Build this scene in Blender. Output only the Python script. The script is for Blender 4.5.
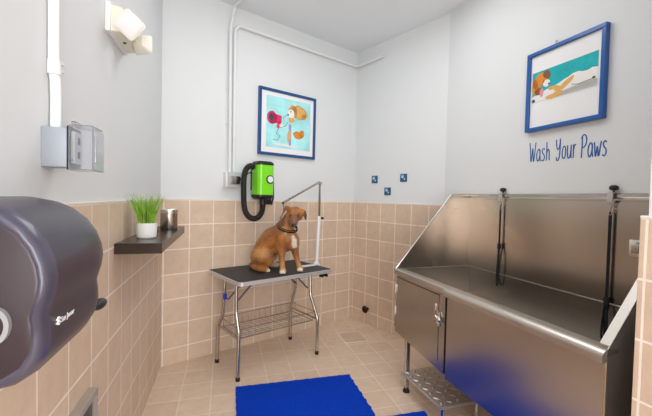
import bpy, bmesh, math, random
from mathutils import Vector, Matrix, Quaternion
random.seed(7)
for o in list(bpy.data.objects): bpy.data.objects.remove(o)
SC = bpy.context.scene
COL = SC.collection
def V(*a): return Vector(a)

# ------------------------------------------------------------------ camera, world, lights, exposure
cam = bpy.data.cameras.new('camera'); cam.sensor_width = 36.0; cam.lens = 36.0*354.79/652
cam.clip_start = 0.02; cam.clip_end = 60
camo = bpy.data.objects.new('camera', cam); COL.objects.link(camo)
PITCH, ROLL = 0.0283, 0.0235
_F = V(0, math.cos(PITCH), -math.sin(PITCH)); _R = V(1, 0, 0); _U = _R.cross(_F)
_R2 = math.cos(ROLL)*_R + math.sin(ROLL)*_U; _U2 = -math.sin(ROLL)*_R + math.cos(ROLL)*_U
m = Matrix((_R2, _U2, -_F)).transposed().to_4x4(); m.translation = V(0, 0, 1.3742)
camo.matrix_world = m
SC.camera = camo
SC.view_settings.view_transform = 'Standard'; SC.view_settings.look = 'None'
SC.view_settings.gamma = 1.0; SC.view_settings.use_curve_mapping = False
SC.view_settings.exposure = 0.0
w = bpy.data.worlds.new('world'); SC.world = w; w.use_nodes = True
w.node_tree.nodes['Background'].inputs[0].default_value = (0.9, 0.95, 1, 1)
w.node_tree.nodes['Background'].inputs[1].default_value = 0.3
def area(name, loc, sx, sy, power, rot=(0, 0, 0), col=(1, 1, 1)):
    l = bpy.data.lights.new(name, 'AREA'); l.shape = 'RECTANGLE'; l.size = sx; l.size_y = sy
    l.energy = power; l.color = col
    o = bpy.data.objects.new(name, l); COL.objects.link(o); o.location = loc; o.rotation_euler = rot
    return o
area('ceiling_lamp_light', (0.20, 2.25, 2.99), 1.1, 1.1, 15.5, (0, 0, math.radians(-16)), (0.98, 0.99, 1.0))
area('flash_bounce_fill', (0.4, -0.5, 2.97), 1.2, 1.2, 8, (math.radians(20), 0, 0), (0.98, 0.99, 1.0))  # added fill above and behind the camera, stands for bounced flash
area('camera_side_fill', (0.75, -1.95, 1.5), 1.5, 2.1, 86, (math.radians(90), 0, 0), (0.97, 0.985, 1.0))  # large unseen fill from the camera side, added to even the light

# ------------------------------------------------------------------ frames
class Fr:
    """natural coordinates: p along the wall, q out of it, z up"""
    def __init__(s, origin, P, Q):
        s.o = V(origin[0], origin[1], 0); s.P = V(P[0], P[1], 0).normalized(); s.Q = V(Q[0], Q[1], 0).normalized()
        s.swap = (s.P.cross(s.Q)).z < 0
        X = s.Q if s.swap else s.P
        s.ang = math.atan2(X.y, X.x)
    def loc(s, c):            # natural -> local of the frame
        return V(c[1], c[0], c[2]) if s.swap else V(c[0], c[1], c[2])
    def world(s, c):
        return s.o + s.P*c[0] + s.Q*c[1] + V(0, 0, c[2])
R_ = math.radians
A0 = V(.319, 4.0705, 0); LA0 = V(-1.283, 2.7746, 0); BC0 = V(1.0426, 3.1594, 0); TB0 = V(1.153, 2.830, 0)
aA, aB, aL, aC = 0.8906, 0.6712, 0.277, R_(18.5)
FA = Fr(A0, (-math.sin(aA), -math.cos(aA)), (math.cos(aA), -math.sin(aA)))
FB = Fr(A0, (math.sin(aB), -math.cos(aB)), (-math.cos(aB), -math.sin(aB)))
FL = Fr(LA0, (math.sin(aL), -math.cos(aL)), (math.cos(aL), math.sin(aL)))
FC = Fr(BC0, (math.sin(aC), -math.cos(aC)), (-math.cos(aC), -math.sin(aC)))
FT = Fr(TB0, (math.sin(aC), -math.cos(aC)), (-math.cos(aC), -math.sin(aC)))
FTB = Fr((-.985, 2.965), (.764, .645), (.645, -.764))
FD = Fr((1.035, 1.167), (math.sin(aC), -math.cos(aC)), (-math.cos(aC), -math.sin(aC)))
FR_ = Fr((1.035, 1.167), (math.cos(aC), math.sin(aC)), (-math.sin(aC), math.cos(aC)))   # return wall, faces the tub end
FW = Fr((0, 0), (1, 0), (0, 1))
H = 3.027; T = 1.332; S = .2

# ------------------------------------------------------------------ mesh builder
class MB:
    def __init__(s): s.bm = bmesh.new(); s.mi = 0
    def _mark(s, n0):
        s.bm.faces.ensure_lookup_table()
        for f in s.bm.faces[n0:]: f.material_index = s.mi
    def box(s, x0, x1, y0, y1, z0, z1, bev=0, seg=2):
        b = bmesh.new(); bmesh.ops.create_cube(b, size=1)
        for v in b.verts:
            v.co = V((x0+x1)/2+v.co.x*(x1-x0), (y0+y1)/2+v.co.y*(y1-y0), (z0+z1)/2+v.co.z*(z1-z0))
        if bev: bmesh.ops.bevel(b, geom=b.edges[:], offset=bev, segments=seg, profile=.6, affect='EDGES')
        return s.add(b)
    def add(s, b, M=None):
        n0 = len(s.bm.faces); mp = {}
        for v in b.verts: mp[v] = s.bm.verts.new((M @ v.co) if M else v.co)
        for f in b.faces:
            try: nf = s.bm.faces.new([mp[v] for v in f.verts]); nf.material_index = s.mi
            except ValueError: pass
        b.free(); return s
    def rings(s, rings, caps=True, closed=False):
        rv = [[s.bm.verts.new(p) for p in r] for r in rings]; n = len(rv[0])
        pairs = list(zip(rv[:-1], rv[1:])) + ([(rv[-1], rv[0])] if closed else [])
        for a, b in pairs:
            for i in range(n):
                j = (i+1) % n
                try: f = s.bm.faces.new([a[i], a[j], b[j], b[i]]); f.material_index = s.mi
                except ValueError: pass
        if caps and not closed:
            for r in (rv[0], rv[-1]):
                try: f = s.bm.faces.new(r); f.material_index = s.mi
                except ValueError: pass
        return s
    def tube(s, pts, r, seg=12, closed=False, flat=None):
        pts = [Vector(p) for p in pts]; n = len(pts); rr = r if isinstance(r, (list, tuple)) else [r]*n
        up = None; out = []
        for i, p in enumerate(pts):
            if closed: t = pts[(i+1) % n]-pts[i-1]
            else: t = pts[min(i+1, n-1)]-pts[max(i-1, 0)]
            t.normalize()
            if up is None:
                up = V(0, 0, 1) if abs(t.z) < .9 else V(1, 0, 0)
            up = (up - t*up.dot(t)).normalized(); sd = t.cross(up)
            fx = flat or 1.0
            out.append([p + (up*math.cos(a)*fx + sd*math.sin(a))*rr[i] for a in [2*math.pi*k/seg for k in range(seg)]])
        return s.rings(out, closed=closed)
    def lathe(s, prof, c=(0, 0, 0), axis=(0, 0, 1), seg=32):
        ax = Vector(axis).normalized(); q = V(0, 0, 1).rotation_difference(ax); c = Vector(c)
        return s.rings([[c + q @ V(r*math.cos(a), r*math.sin(a), z) for a in [2*math.pi*k/seg for k in range(seg)]] for r, z in prof])
    def cyl(s, p0, p1, r, seg=20): return s.tube([p0, p1], r, seg)
    def prism(s, poly, ax, a0, a1):
        """poly of 2D points extruded along axis ax (0,1,2) from a0 to a1; the 2D coords are the other two axes in order"""
        def mk(a, u, v): return {0: V(a, u, v), 1: V(u, a, v), 2: V(u, v, a)}[ax]
        return s.rings([[mk(a0, *p) for p in poly], [mk(a1, *p) for p in poly]])
    def plate(s, corners, th):
        """thick plate from a list of 3D points (planar), thickened by vector th"""
        th = Vector(th)
        return s.rings([[Vector(c) for c in corners], [Vector(c)+th for c in corners]])
    def ball(s, c, r, seg=20):
        b = bmesh.new(); bmesh.ops.create_uvsphere(b, u_segments=seg, v_segments=seg//2, radius=1)
        rr = r if isinstance(r, (tuple, list)) else (r, r, r)
        return s.add(b, Matrix.Translation(Vector(c)) @ Matrix.Diagonal((*rr, 1)))
    def build(s, name, mats, fr=FW, base=(0, 0, 0), parent=None, angle=35, recalc=True, smooth=True):
        base = Vector(base)
        for v in s.bm.verts: v.co = fr.loc(v.co - base)
        if recalc: bmesh.ops.recalc_face_normals(s.bm, faces=s.bm.faces[:])
        me = bpy.data.meshes.new(name); s.bm.to_mesh(me); s.bm.free()
        for mt in (mats if isinstance(mats, list) else [mats]): me.materials.append(mt)
        if smooth:
            me.polygons.foreach_set('use_smooth', [True]*len(me.polygons))
            me.set_sharp_from_angle(angle=math.radians(angle))
        o = bpy.data.objects.new(name, me); COL.objects.link(o)
        if parent is not None: o.parent = parent
        else:
            o.location = fr.world(base); o.rotation_euler = (0, 0, fr.ang)
        return o
def tag(o, label=None, cat=None, group=None, kind=None):
    if label: o['label'] = label
    if cat: o['category'] = cat
    if group: o['group'] = group
    if kind: o['kind'] = kind
    return o
class Thing:
    def __init__(s, name, label, cat, fr, base, group=None):
        s.fr = fr; s.base = base
        s.o = bpy.data.objects.new(name, None); s.o.empty_display_size = .05; COL.objects.link(s.o)
        s.o.location = fr.world(base); s.o.rotation_euler = (0, 0, fr.ang)
        tag(s.o, label, cat, group)
    def part(s, name, mb, mat, parent=None, label=None, **k):
        o = mb.build(name, mat, s.fr, s.base, parent=parent or s.o, **k)
        if label: o['label'] = label
        return o
def lone(name, mb, mat, fr, base, label, cat, group=None, **k):
    return tag(mb.build(name, mat, fr, base, **k), label, cat, group)
def struct(name, mb, mat, fr=FW, base=(0, 0, 0), **k):
    return tag(mb.build(name, mat, fr, base, **k), kind='structure')
def arc(c, r, a0, a1, n, f):
    return [f(c[0]+r*math.cos(a0+(a1-a0)*i/n), c[1]+r*math.sin(a0+(a1-a0)*i/n)) for i in range(n+1)]

# ------------------------------------------------------------------ materials
def mat(name, col, rough=.5, metal=0, spec=.5, noise=None, bump=None, coat=0, trans=0, alpha=1, ior=1.45, sheen=0, stretch=(1, 1, 1)):
    m = bpy.data.materials.new(name); m.use_nodes = True; nt = m.node_tree; b = nt.nodes['Principled BSDF']
    b.inputs['Base Color'].default_value = (*col, 1); b.inputs['Roughness'].default_value = rough
    b.inputs['Metallic'].default_value = metal; b.inputs['Specular IOR Level'].default_value = spec
    b.inputs['Coat Weight'].default_value = coat; b.inputs['Transmission Weight'].default_value = trans
    b.inputs['IOR'].default_value = ior; b.inputs['Alpha'].default_value = alpha; b.inputs['Sheen Weight'].default_value = sheen
    if noise or bump:
        tc = nt.nodes.new('ShaderNodeTexCoord'); mp = nt.nodes.new('ShaderNodeMapping'); mp.inputs['Scale'].default_value = stretch
        nt.links.new(tc.outputs['Object'], mp.inputs['Vector'])
    if noise:
        sc, amt = noise[:2]
        n = nt.nodes.new('ShaderNodeTexNoise'); n.inputs['Scale'].default_value = sc; n.inputs['Detail'].default_value = 5
        nt.links.new(mp.outputs[0], n.inputs['Vector'])
        mr = nt.nodes.new('ShaderNodeMapRange'); mr.inputs['From Min'].default_value = .3; mr.inputs['From Max'].default_value = .7
        mr.inputs['To Min'].default_value = 1-amt; mr.inputs['To Max'].default_value = 1+amt
        nt.links.new(n.outputs['Fac'], mr.inputs['Value'])
        mx = nt.nodes.new('ShaderNodeMix'); mx.data_type = 'RGBA'; mx.blend_type = 'MULTIPLY'; mx.inputs['Factor'].default_value = 1
        mx.inputs[6].default_value = (*col, 1); nt.links.new(mr.outputs[0], mx.inputs[7]); nt.links.new(mx.outputs[2], b.inputs['Base Color'])
        if len(noise) > 2:
            mr2 = nt.nodes.new('ShaderNodeMapRange'); mr2.inputs['From Min'].default_value = .3; mr2.inputs['From Max'].default_value = .7
            mr2.inputs['To Min'].default_value = rough-noise[2]; mr2.inputs['To Max'].default_value = rough+noise[2]
            nt.links.new(n.outputs['Fac'], mr2.inputs['Value']); nt.links.new(mr2.outputs[0], b.inputs['Roughness'])
    if bump:
        n2 = nt.nodes.new('ShaderNodeTexNoise'); n2.inputs['Scale'].default_value = bump[0]; n2.inputs['Detail'].default_value = 3
        nt.links.new(mp.outputs[0], n2.inputs['Vector'])
        bp = nt.nodes.new('ShaderNodeBump'); bp.inputs['Strength'].default_value = bump[1]; bp.inputs['Distance'].default_value = .002
        nt.links.new(n2.outputs['Fac'], bp.inputs['Height']); nt.links.new(bp.outputs[0], b.inputs['Normal'])
    return m
def tile_mat(name, c1, c2, grout, ax, off_p, off_z, size=S, mortar=.0048, rough=.42, gb=.35, plane='wall'):
    m = bpy.data.materials.new(name); m.use_nodes = True; nt = m.node_tree; b = nt.nodes['Principled BSDF']; L = nt.links.new
    tc = nt.nodes.new('ShaderNodeTexCoord'); sp = nt.nodes.new('ShaderNodeSeparateXYZ'); L(tc.outputs['Object'], sp.inputs[0])
    a1 = nt.nodes.new('ShaderNodeMath'); a1.operation = 'SUBTRACT'; a1.inputs[1].default_value = off_p-20*size
    L(sp.outputs[ax], a1.inputs[0])
    a2 = nt.nodes.new('ShaderNodeMath'); a2.operation = 'SUBTRACT'; a2.inputs[1].default_value = off_z-20*size
    L(sp.outputs[2 if plane == 'wall' else 1-ax], a2.inputs[0])
    cb = nt.nodes.new('ShaderNodeCombineXYZ'); L(a1.outputs[0], cb.inputs[0]); L(a2.outputs[0], cb.inputs[1])
    br = nt.nodes.new('ShaderNodeTexBrick'); br.offset = 0; br.squash = 1
    for k, v in (('Scale', 1), ('Mortar Size', mortar), ('Mortar Smooth', .25), ('Bias', 0), ('Brick Width', size), ('Row Height', size)): br.inputs[k].default_value = v
    br.inputs['Color1'].default_value = (*c1, 1); br.inputs['Color2'].default_value = (*c2, 1); br.inputs['Mortar'].default_value = (*grout, 1)
    L(cb.outputs[0], br.inputs['Vector'])
    n = nt.nodes.new('ShaderNodeTexNoise'); n.inputs['Scale'].default_value = 14; n.inputs['Detail'].default_value = 8; n.inputs['Roughness'].default_value = .65
    L(tc.outputs['Object'], n.inputs['Vector'])
    mr = nt.nodes.new('ShaderNodeMapRange'); mr.inputs['From Min'].default_value = .3; mr.inputs['From Max'].default_value = .7
    mr.inputs['To Min'].default_value = .92; mr.inputs['To Max'].default_value = 1.07; L(n.outputs['Fac'], mr.inputs['Value'])
    mx = nt.nodes.new('ShaderNodeMix'); mx.data_type = 'RGBA'; mx.blend_type = 'MULTIPLY'; mx.inputs['Factor'].default_value = 1
    L(br.outputs['Color'], mx.inputs[6]); L(mr.outputs[0], mx.inputs[7]); L(mx.outputs[2], b.inputs['Base Color'])
    inv = nt.nodes.new('ShaderNodeMath'); inv.operation = 'SUBTRACT'; inv.inputs[0].default_value = 1; L(br.outputs['Fac'], inv.inputs[1])
    bp = nt.nodes.new('ShaderNodeBump'); bp.inputs['Strength'].default_value = gb; bp.inputs['Distance'].default_value = .0015
    L(inv.outputs[0], bp.inputs['Height']); L(bp.outputs[0], b.inputs['Normal'])
    b.inputs['Roughness'].default_value = rough
    return m
M = {}
M['paint'] = mat('wall_paint', (.745, .762, .768), .55, bump=(90, .06))
M['ceiling'] = mat('ceiling_paint', (.86, .89, .91), .8)
M['cap'] = mat('tile_cap', (.84, .78, .71), .5)
M['steel'] = mat('brushed_steel', (.53, .475, .42), .25, 1, noise=(1.6, .025))
M['steel_in'] = mat('brushed_steel_inner', (.50, .455, .41), .33, 1, noise=(1.6, .03))
M['steel_edge'] = mat('polished_steel_edge', (.80, .76, .71), .25, 1)
M['chrome'] = mat('chrome', (.66, .64, .61), .2, 1)
M['tube_steel'] = mat('tube_steel', (.50, .465, .43), .27, 1)
M['alu'] = mat('aluminium', (.60, .57, .54), .42, .85)
M['black'] = mat('black_plastic', (.012, .012, .013), .4)
M['rubber'] = mat('black_rubber', (.015, .014, .014), .7)
M['strap'] = mat('black_strap', (.008, .008, .012), .85, bump=(300, .4))
M['gap'] = mat('dark_recess', (.03, .027, .025), .7)
M['mat_blue'] = mat('blue_floor_mat', (.0003, .046, .50), .9, spec=.15, bump=(420, .8), noise=(60, .12))
M['table_top'] = mat('ribbed_rubber', (.028, .028, .030), .55, bump=(350, .5), noise=(120, .2))
M['white_pl'] = mat('white_plastic', (.82, .82, .82), .35)
M['pipe'] = mat('conduit_paint', (.80, .81, .81), .4)
M['pipe_white'] = mat('conduit_white', (.86, .87, .87), .35)
M['cream'] = mat('cream_plastic', (.80, .77, .66), .4)
M['lens'] = mat('lamp_lens', (.82, .80, .80), .2, coat=.3)
M['grey_box'] = mat('grey_cast_metal', (.36, .39, .43), .5, .3)
M['clear'] = mat('clear_plastic', (.90, .91, .95), .12, trans=.9, ior=1.3)
M['disp'] = mat('smoked_plastic', (.040, .031, .052), .38, coat=.2, noise=(5, .05))
M['disp_dark'] = mat('smoked_plastic_end', (.03, .018, .026), .32, coat=.2)
M['disp_ring'] = mat('smoked_plastic_ring', (.062, .056, .09), .32, coat=.4)
M['grey_pl'] = mat('grey_plastic', (.50, .52, .53), .35)
M['shelf'] = mat('black_wood', (.030, .018, .013), .25, spec=.35, noise=(30, .25), stretch=(1, 12, 12))
M['pot'] = mat('white_ceramic', (.85, .85, .84), .3)
M['soil'] = mat('soil', (.03, .02, .012), .9)
M['grass'] = mat('grass_green', (.24, .46, .045), .5, noise=(40, .45))
M['frame_blue'] = mat('blue_frame', (.002, .09, .36), .3, coat=.3)
M['frame_dark'] = mat('navy_frame', (.004, .06, .21), .3, coat=.3)
M['mount'] = mat('picture_mount', (.86, .86, .86), .6)
M['text'] = mat('blue_vinyl', (.015, .10, .36), .4)
M['green'] = mat('lime_green_enamel', (.20, .72, .004), .35, coat=.4)
M['tilecard'] = mat('blue_card', (.015, .11, .22), .35, noise=(60, .35))
M['card_mark'] = mat('pale_card_mark', (.5, .65, .75), .5)
M['bronze'] = mat('dark_bronze', (.05, .03, .02), .35, .8)
M['door_white'] = mat('door_white', (.7, .7, .69), .4)
M['mesh_vent'] = mat('vent_dark', (.05, .045, .04), .4, .4)
c1, c2, gr = (.66, .50, .375), (.71, .545, .41), (.90, .80, .70)
def wall_tiles(fr, off_p, nm): return tile_mat(nm, c1, c2, gr, 1 if fr.swap else 0, off_p, T)
M['tA'] = wall_tiles(FA, .238*S, 'wall_tile_back'); M['tB'] = wall_tiles(FB, .078*S, 'wall_tile_corner')
M['tL'] = wall_tiles(FL, -.4175*S, 'wall_tile_left'); M['tC'] = wall_tiles(FC, 0, 'wall_tile_side'); M['tD'] = wall_tiles(FD, .02, 'wall_tile_stub')
M['floor'] = tile_mat('floor_tile', (.72, .55, .42), (.77, .60, .46), (.86, .74, .62), 0, .115, 0, rough=.30, mortar=.004, gb=.2, plane='floor')

# ------------------------------------------------------------------ the setting
flo = MB(); flo.box(-1.6, 5.3, -.3, 3.6, -.1, 0); struct('floor', flo, M['floor'], FL)
cei = MB(); cei.box(-1.6, 5.3, -.3, 3.6, H, H+.1); struct('ceiling', cei, M['ceiling'], FL)
TT = .012
def wall(name, fr, p0, p1, z0=0, z1=H, q=-TT, th=.1, mt='paint'):
    b = MB(); b.box(p0, p1, q-th, q, z0, z1); return struct(name, b, M[mt], fr)
def tiles(name, fr, p0, p1, mt, th=TT, back=-TT):
    b = MB(); b.box(p0, p1, back, 0, 0, T, .0015, 1); return struct(name, b, M[mt], fr)
def cap(name, fr, p0, p1, back=-TT):
    b = MB(); b.box(p0, p1, back, .002, T, T+.009, .0015, 1); return struct(name, b, M['cap'], fr)
LEN_A = 2.0606; LEN_B = 1.1635; LEN_L = 5.0
wall('wall_back', FA, -.1, LEN_A+.1); wall('wall_corner', FB, -.02, LEN_B+.02); wall('wall_left', FL, -.0, LEN_L)
wall('wall_side', FC, -.02, 1.887+.1)
wall('wall_stub', FR_, .02, .66, q=0-.012)
wall('wall_right', FD, .03, 3.3, q=-.032)
tiles('trim_1', FA, 0, LEN_A, 'tA'); tiles('trim_2', FB, .0, LEN_B, 'tB'); tiles('trim_3', FL, 0, LEN_L, 'tL')
tiles('trim_4', FC, 0, 1.87, 'tC'); tiles('trim_5', FD, 0, 3.3, 'tD', back=-.032)
cap('trim_6', FA, 0, LEN_A); cap('trim_7', FB, 0, LEN_B); cap('trim_8', FL, 0, LEN_L); cap('trim_9', FD, 0, 3.3, -.032)
# wall behind the camera
pL = FL.world((LEN_L, 0, 0)); pR = FD.world((3.3, 0, 0))
FBK = Fr(pL, (pR.x-pL.x, pR.y-pL.y), (-(pR.y-pL.y), (pR.x-pL.x)))
wid = (pR-pL).length
wall('wall_front', FBK, -.05, wid+.05, q=0)

# drain insert in the floor and its frame
dr = Thing('floor_drain', 'square tile-filled floor drain set in the floor near the back corner', 'floor drain', FL, (-.26, 1.71, .0))
def fr_rect(mb, x0, x1, y0, y1, w_, z0, z1):
    mb.box(x0, x1, y0, y0+w_, z0, z1); mb.box(x0, x1, y1-w_, y1, z0, z1); mb.box(x0, x0+w_, y0+w_, y1-w_, z0, z1); mb.box(x1-w_, x1, y0+w_, y1-w_, z0, z1)
DX0, DX1, DY0, DY1 = -.385, -.125, 1.59, 1.83
b = MB(); fr_rect(b, DX0, DX1, DY0, DY1, .008, 0, .002); dr.part('drain_frame', b, M['cap'])
b = MB(); b.box(DX0+.012, DX1-.012, DY0+.012, DY1-.012, 0, .0015); dr.part('drain_insert', b, mat('drain_tile', (.66, .50, .38), .35, noise=(30, .1)))

# ------------------------------------------------------------------ blue mats on the floor
def floor_mat(org, wd, ln, seed, label):
    rnd = random.Random(seed)
    d = Fr(org, (.966, .259), (.259, -.966))       # p across, q towards the camera
    pts = []
    def side(a, b_, n, amp):
        a = Vector(a); b_ = Vector(b_); t = (b_-a); nn = V(t.y, -t.x).normalized() if False else Vector((t.y, -t.x)).normalized()
        for i in range(n):
            k = i/n; pts.append(a + t*k + nn*(amp*(1 if (i % 6) < 2 else 0) + rnd.uniform(-.001, .001)))
    side((0, 0), (wd, 0), 60, .003); side((wd, 0), (wd, ln), 36, .006); side((wd, ln), (0, ln), 40, .003); side((0, ln), (0, 0), 36, .002)
    mb = MB(); mb.prism([(p.x, p.y) for p in pts], 2, .0, .012)
    return lone('floor_mat', mb, M['mat_blue'], d, (0, 0, 0), label, 'mat', angle=30)
floor_mat((-.614, 2.495), .85, .52, 1, 'large blue rubber mat on the floor before the grooming table')
floor_mat((-.17, 2.035), .86, 1.0, 2, 'blue floor mat with one corner showing beside the wash tub step')

# ------------------------------------------------------------------ dog wash tub (natural: p along the wall, q out, z up)
TL, TD, ZR, ZT, ZF = 1.465, .66, .86, 1.432, .63
tub = Thing('dog_wash_tub', 'large stainless steel dog wash tub with high splash panels by the right wall', 'wash tub', FT, (0.7, .33, 0))
b = MB(); b.box(0, TL, .0, .006, ZR, ZT-.028)
b.box(0, TL, .0, .006, ZF, ZR)
tub.part('back_panel', b, M['steel'])
b = MB(); b.prism([(0, ZT), (.012, ZT), (.016, ZT-.004), (.016, ZT-.018), (.03, ZT-.030), (.03, ZT-.036), (0, ZT-.036)], 0, -.004, TL+.004)
tub.part('top_lip', b, M['steel'])
side_poly = [(0, ZF-.2), (0, ZT), (.18, ZT-.008), (.655, ZR+.002), (.655, ZF-.2)]
for nm, p0, p1 in (('left', -.004, 0.0), ('right', TL, TL+.004)):
    b = MB(); b.prism(side_poly, 0, p0, p1)
    sp = tub.part('side_panel', b, M['steel'])
    b = MB()
    if nm == 'left':
        b.tube([(p0, 0, ZT), (p0, .18, ZT-.006), (p0, .655, ZR+.004)], .006, 8)
    else:
        q = [(.18, ZT-.006), (.64, ZR+.012)]
        b.plate([(TL-.03, q[0][0], q[0][1]), (TL+.004, q[0][0], q[0][1]), (TL+.004, q[1][0], q[1][1]), (TL-.03, q[1][0], q[1][1])], (0, .004, .005))
        b.plate([(TL-.03, 0, ZT), (TL+.004, 0, ZT), (TL+.004, .18, ZT-.006), (TL-.03, .18, ZT-.006)], (0, 0, .004))
    tub.part('edge_flange', b, M['steel_edge'] if nm == 'left' else mat('satin_flange', (.60, .56, .51), .5, .9), sp)
b = MB(); b.lathe([(0, 0), (.011, 0), (.011, .003), (.005, .005), (0, .005)], (0, .135, 1.32), (1, 0, 0), 16); tub.part('bolt_cap', b, M['steel_edge'])
# basin : floor, four inner walls
b = MB()
b.plate([(.006, .006, ZF+.02), (TL-.006, .006, ZF), (TL-.006, .59, ZF-.02), (.006, .59, ZF)], (0, 0, -.004))
b.plate([(.006, .60, ZF-.03), (TL-.006, .60, ZF-.03), (TL-.006, .63, ZR-.01), (.006, .63, ZR-.01)], (0, -.004, 0))
b.plate([(.002, .0, ZF-.03), (.002, .60, ZF-.03), (.010, .63, ZR-.004), (.010, .0, ZR-.004)], (.003, 0, 0))
b.plate([(TL-.006, .0, ZF-.03), (TL-.006, .60, ZF-.03), (TL-.006, .63, ZR-.004), (TL-.006, .0, ZR-.004)], (.003, 0, 0))
b.tube([(.008, .008, ZR), (.008, .62, ZR)], .003, 6); b.tube([(.006, .008, ZR), (TL-.006, .008, ZR)], .0035, 6); b.tube([(.008, .008, ZF+.02), (.008, .008, ZR)], .003, 6)
b.tube([(.008, .008, ZF+.022), (TL-.01, .008, ZF+.002)], .004, 6)
tub.part('basin', b, M['steel_in'])
# front rim, rolled
b = MB()
b.prism([(.60, ZR+.002), (.652, ZR+.004), (.664, ZR-.003), (.668, ZR-.014), (.668, ZR-.034), (.655, ZR-.034), (.655, ZR-.02), (.60, ZR-.012)], 0, -.004, .585)
b.prism([(.60, ZR+.002), (.652, ZR+.006), (.668, ZR+.001), (.678, ZR-.011), (.681, ZR-.022), (.681, ZR-.040), (.66, ZR-.040), (.655, ZR-.02), (.60, ZR-.012)], 0, .585, TL+.004)
tub.part('rolled_rim', b, M['steel_edge'] if False else mat('rim_steel', (.58, .52, .46), .36, 1))
# cabinet section on the left
b = MB(); b.prism([(0, .398), (0, ZR-.03), (.575, ZR-.03), (.575, .345)], 1, .634, .652); b.prism([(0, .399), (0, .59), (.575, .59), (.575, .346)], 1, .06, .633); cab = tub.part('cabinet', b, M['steel'])
b = MB(); b.prism([(.022, .431), (.022, .806), (.521, .806), (.521, .397)], 1, .652, .6525); tub.part('door_gap_shade', b, M['gap'])  # thin dark sheet behind the door, slit shade put into its colour
b = MB(); b.prism([(.026, .435), (.026, .802), (.517, .802), (.517, .402)], 1, .6525, .657); door = tub.part('door', b, M['steel'])
for z in (.72, .56):
    b = MB(); b.cyl((.012, .66, z-.035), (.012, .66, z+.035), .006, 10); b.box(.0, .032, .655, .659, z-.03, z+.03, .001); tub.part('hinge', b, M['chrome'], door)
b = MB(); b.lathe([(0, 0), (.020, 0), (.022, .005), (.016, .010), (.012, .016), (0, .018)], (.530, .66, .66), (0, 1, 0), 18)
for k in range(4):
    a = k*math.pi/2+.5
    b.tube([(.530, .668, .66), (.530+.026*math.cos(a), .678, .66+.026*math.sin(a))], [.006, .004], 8)
b.box(.512, .538, .655, .660, .615, .705, .002)
tub.part('latch', b, M['chrome'], door)
b = MB(); b.box(.487, .497, .655, .664, .70, .745, .002); tub.part('keeper', b, M['chrome'], door)
b = MB(); b.box(.575, .606, .62, .64, .345, ZR-.03); tub.part('recess_channel', b, M['gap'])
b = MB(); b.prism([(.606, .335), (.606, ZR-.032), (TL, ZR-.032), (TL, .335)], 1, .62, .662); tub.part('front_panel', b, M['steel'])
b = MB(); b.prism([(.606, .337), (.606, .35), (TL, .35), (TL, .337)], 1, .10, .62)
b.box(.60, TL, .05, .10, .352, .62); tub.part('underside', b, M['gap'])
for i, (p, q) in enumerate(((.134, .622), (1.33, .60), (.134, .10), (1.33, .10))):
    b = MB(); b.box(p-.014, p+.014, q-.014, q+.014, .03, .42, .003); lg = tub.part('leg', b, M['chrome'])
    b = MB(); b.lathe([(0, 0), (.024, 0), (.024, .012), (.016, .02), (.016, .035), (0, .035)], (p, q, 0), seg=16); tub.part('rubber_foot', b, M['rubber'], lg)
# diamond-plate step
st_z = .152
b = MB(); b.box(.125, .585, .36, .665, st_z-.018, st_z, .002, 1)
cx, cy, nx, ny = .125, .36, 8, 5
for i in range(nx):
    for j in range(ny):
        px = .125+.034+i*.056; py = .36+.034+j*.060
        if px > .56 or py > .64: continue
        sgn = 1 if (i+j) % 2 else -1
        d1 = Vector((math.cos(.785*sgn), math.sin(.785*sgn))); d2 = Vector((-d1.y, d1.x))
        rr = []
        for zz, k in ((st_z, 1.0), (st_z+.005, .5)):
            rr.append([V(px+d1.x*.026*k*math.cos(a)+d2.x*.011*k*math.sin(a), py+d1.y*.026*k*math.cos(a)+d2.y*.011*k*math.sin(a), zz) for a in [2*math.pi*t/10 for t in range(10)]])
        b.rings(rr)
step = tub.part('step', b, M['alu'], label='diamond plate step')
for (p, q) in ((.57, .64), (.57, .39)):
    b = MB(); b.tube([(p, q, st_z-.015), (p, q, .02)], .012, 12); b.lathe([(0, 0), (.017, 0), (.017, .022), (0, .022)], (p, q, 0), seg=14); tub.part('step_leg', b, M['chrome'], step)
# wall plate on the back panel near the right end
b = MB(); b.box(1.135, 1.20, .006, .012, 1.12, 1.205, .002); wp = tub.part('wall_plate', b, M['steel_edge'])
b = MB(); b.box(1.15, 1.18, .012, .02, 1.14, 1.18, .002); b.box(1.175, 1.187, .012, .028, 1.185, 1.197, .002); tub.part('fitting', b, M['tube_steel'], wp)

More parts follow.
